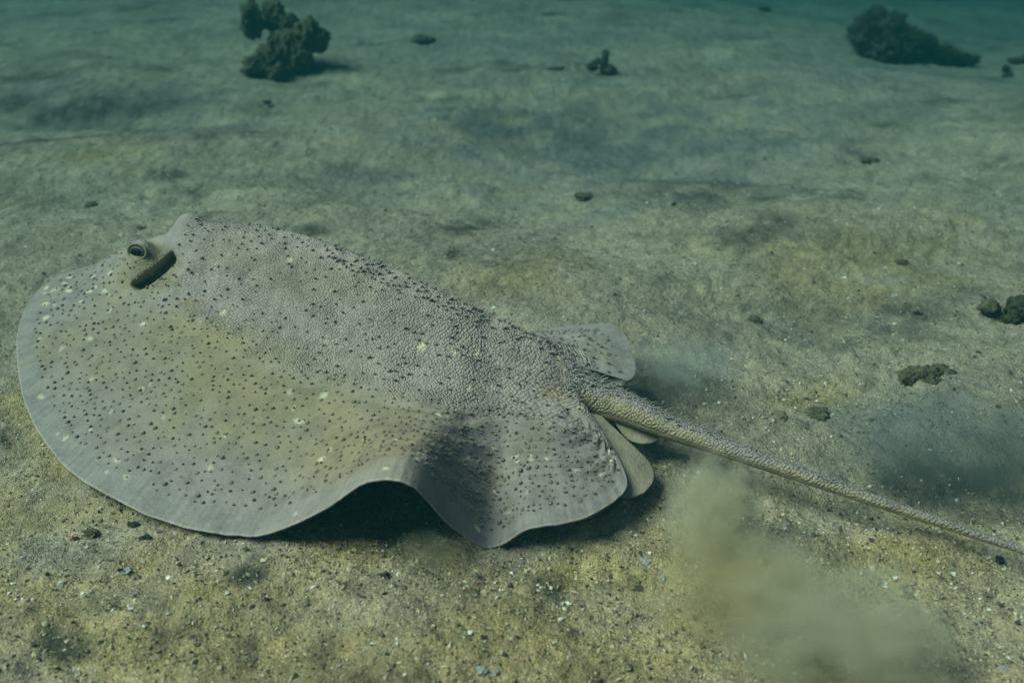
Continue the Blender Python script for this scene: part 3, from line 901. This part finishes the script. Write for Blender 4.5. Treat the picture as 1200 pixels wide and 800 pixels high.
# single stones and shells: px, py, half-width, half-height, material, name, label, category
ONES = [
    (895, 9, 10, 5, MAT_ALGAE, 'stone', 'small dark stone far out on the plain sand before the algae rock', 'stone'),
    (1018, 186, 15, 5, MAT_BROWN, 'rubble_piece', 'flat reddish brown piece of rubble on pale open sand', 'rubble'),
    (684, 227, 13, 5, MAT_BROWN, 'stone', 'flat brown stone on bluish sand behind the ray', 'stone'),
    (790, 238, 4, 3, MAT_DARK, 'stone', 'tiny jet black stone on bluish sand behind the ray', 'stone'),
    (650, 79, 13, 4, MAT_BROWN, 'stone', 'thin flat brown stone beside the little coral sprig', 'stone'),
    (940, 107, 9, 4, MAT_BROWN, 'stone', 'oval brown stone just in front of the algae rock', 'stone'),
    (757, 655, 9, 5, MAT_WHITE, 'shell_fragment', 'bright cream broken shell near the pectoral fin tip', 'shell'),
    (775, 675, 6, 4, MAT_WHITE, 'shell_fragment', 'small pale shell crumb beside the bright cream broken shell', 'shell'),
    (147, 667, 8, 3, MAT_WHITE, 'shell_fragment', 'flat white shell sliver just outside the ray\'s rounded wing', 'shell'),
    (88, 629, 6, 4, MAT_RED, 'stone', 'tiny red stone on the sand', 'stone'),
    (108, 622, 12, 7, MAT_BROWN, 'stone', 'rounded olive brown stone next to the tiny red one', 'stone'),
    (171, 628, 8, 5, MAT_DARK, 'stone', 'grey black stone under the edge of the rounded wing', 'stone'),
    (158, 613, 9, 5, MAT_DARK, 'stone', 'dark flat stone tucked against the rounded wing edge', 'stone'),
    (564, 783, 8, 4, MAT_WHITE, 'shell_fragment', 'white shell piece paired with a chalky crumb', 'shell'),
    (580, 786, 5, 4, MAT_WHITE, 'shell_fragment', 'chalky crumb paired with the white shell piece', 'shell'),
    (748, 686, 6, 4, MAT_DARK, 'stone', 'dark stone at the end of the pale coral stick', 'stone'),
    (567, 745, 5, 3, MAT_DARK, 'stone', 'small black stone on bare olive sand', 'stone'),
    (560, 692, 6, 4, MAT_DARK, 'stone', 'small dark stone in front of the drooping fin fold', 'stone'),
    (1065, 695, 8, 4, MAT_TAN, 'rubble_piece', 'orange tan coral piece on the coarse rubble patch', 'rubble'),
    (1175, 780, 6, 4, MAT_WHITE, 'shell_fragment', 'white crumb on dull sand beside the broad silt cloud', 'shell'),
    (1172, 652, 5, 5, MAT_DARK, 'stone', 'round black stone close to the thin end of the tail', 'stone'),
    (960, 482, 14, 4, MAT_BROWN, 'rubble_piece', 'rough brown slab on coarse grit behind the tail', 'rubble'),
    (915, 486, 12, 4, MAT_TAN, 'rubble_piece', 'rusty tan slab on coarse grit behind the tail', 'rubble'),
    (885, 372, 9, 4, MAT_BROWN, 'stone', 'crusty brown stone on bare sand beyond the far fin', 'stone'),
    (1075, 366, 7, 4, MAT_DARK, 'stone', 'round grey black stone a little apart from the fuzzy brown lump', 'stone'),
    (1050, 345, 5, 3, MAT_WHITE, 'shell_fragment', 'white flake on sand beyond the half buried stone', 'shell'),
    (105, 238, 8, 4, MAT_BROWN, 'stone', 'olive stone on the sand ahead of the ray\'s eye', 'stone'),
    (165, 266, 7, 3, MAT_BROWN, 'stone', 'brown stone just beyond the ray\'s near eye', 'stone'),
    (313, 118, 5, 3, MAT_ALGAE, 'stone', 'lone dark pebble in front of the knobbly coral clump', 'stone'),
    (450, 672, 9, 5, MAT_ALGAE, 'weed_scrap', 'green black scrap of weed before the raised fin arch', 'weed'),
    (1057, 306, 10, 4, MAT_BROWN, 'stone', 'brown flake on the sand beyond the white flake', 'stone'),
]
for i, (px, py, w, h, mat, name, label, cat) in enumerate(ONES):
    p = on_ground(px, py + h * .6); s = px_size(p)
    sz = (w * s, w * s * rng.uniform(.7, 1.2), h * s * 1.1)
    sz = (sz[0] * .75, sz[1] * .75, sz[2] * .7)
    o = lump(name, p - [0, 0, sz[2] * .15], sz, mat, sub=4, rough=.75, freq=1.7, seed=i + 30, rot=rng.uniform(-.5, .5))
    tag(o, label, cat)
# a pale coral stick
p = on_ground(742, 680); s = px_size(p)
o = lump('coral_stick', p + [0, 0, .004], (10 * s, 3.2 * s, 3 * s), MAT_TAN, sub=3, rough=.3, seed=77, rot=-.75)
tag(o, 'pale tan coral stick lying on the sand near the broken shells', 'coral')

# ------------------------------------------------------------------ stirred-up silt
def silt_cloud(c, r, dens, color, label, seed, rot=0.0, nscale=2.2):
    m, nt, out = new_mat('suspended_silt')
    L = nt.links.new
    tc = N(nt, 'ShaderNodeTexCoord')
    ln = N(nt, 'ShaderNodeVectorMath', operation='LENGTH')
    n0 = N(nt, 'ShaderNodeTexNoise', Scale=nscale, Detail=7.0, Roughness=0.68, Distortion=0.5)
    mp = N(nt, 'ShaderNodeMapping'); mp.inputs['Location'].default_value = (seed * 3.1, seed * 1.7, seed)
    L(tc.outputs['Object'], mp.inputs['Vector']); L(mp.outputs[0], n0.inputs['Vector'])
    L(tc.outputs['Object'], ln.inputs[0])
    fall = math_(nt, 'SUBTRACT', 1.0, ln.outputs['Value'])
    body_ = math_(nt, 'ADD', math_(nt, 'MULTIPLY', fall, 1.5), math_(nt, 'MULTIPLY', math_(nt, 'SUBTRACT', n0.outputs['Fac'], 0.5), 4.3))
    d = ramp(nt, body_, [(0.18, 0.0), (0.85, 1.0)])
    edge_ = ramp(nt, fall, [(0.0, 0.0), (0.25, 1.0)])
    d = math_(nt, 'MULTIPLY', math_(nt, 'MULTIPLY', d, edge_), dens)
    pv = N(nt, 'ShaderNodeVolumePrincipled')
    pv.inputs['Color'].default_value = (*color, 1)
    pv.inputs['Anisotropy'].default_value = 0.2
    L(d, pv.inputs['Density'])
    L(pv.outputs[0], out.inputs['Volume'])
    v, f = ICO[3]
    o = mesh_obj('silt_cloud', v * 1.02, f, m)
    o.location = tuple(float(q) for q in c)
    o.scale = r
    o.rotation_euler = (0, 0, rot)
    tag(o, label, 'silt cloud', kind='stuff')
    return o
def mid(px, py, z):
    return at(px, py, z)
silt_cloud(mid(836, 605, .075), (.095, .08, .135), 20, (.74, .68, .47), 'pale puff of stirred silt rising below the tail', 1)
silt_cloud(mid(860, 690, .05), (.17, .11, .085), 10, (.68, .58, .34), 'olive silt drifting along the sand under the pale puff', 2)
silt_cloud(mid(975, 738, .06), (.19, .13, .12), 10, (.70, .65, .47), 'broad grey silt cloud over the sand below the tail', 3)
silt_cloud(mid(905, 665, .07), (.075, .07, .075), 11, (.70, .65, .46), 'small billow of silt between the pale puff and the broad cloud', 8, nscale=1.8)
silt_cloud(mid(1040, 765, .05), (.11, .09, .08), 11, (.70, .65, .47), 'low billow of silt at the edge of the broad grey cloud', 9, nscale=1.8)
silt_cloud(mid(1120, 525, .07), (.34, .20, .10), 4.5, (.20, .235, .21), 'murky blue grey silt hanging over the hollow behind the tail', 4)
silt_cloud(mid(790, 430, .05), (.16, .12, .07), 4.5, (.60, .62, .52), 'faint silt trailing off behind the far fin', 5)
silt_cloud(mid(500, 645, .025), (.07, .05, .04), 7, (.62, .56, .36), 'brown silt lifting under the raised fin arch', 6)

# ------------------------------------------------------------------ haze: the water itself
hm, nt, out = new_mat('sea_water')
pv = N(nt, 'ShaderNodeVolumePrincipled')
pv.inputs['Density'].default_value = 0.30
pv.inputs['Color'].default_value = (0.004, 0.029, 0.030, 1)
pv.inputs['Absorption Color'].default_value = (0.006, 0.19, 0.255, 1)
pv.inputs['Anisotropy'].default_value = 0.0
nt.links.new(pv.outputs[0], out.inputs['Volume'])
x0, x1, y0, y1, z0, z1 = -46, 46, -16, 50, -2.8, 1.35
hv = [(x, y, z) for z in (z0, z1) for y in (y0, y1) for x in (x0, x1)]
hf = [[0, 2, 3, 1], [4, 5, 7, 6], [0, 1, 5, 4], [2, 6, 7, 3], [0, 4, 6, 2], [1, 3, 7, 5]]
hz = mesh_obj('haze', hv, hf, hm, smooth=False)
tag(hz, 'blue green sea water dimming the far sand', 'haze', kind='stuff')
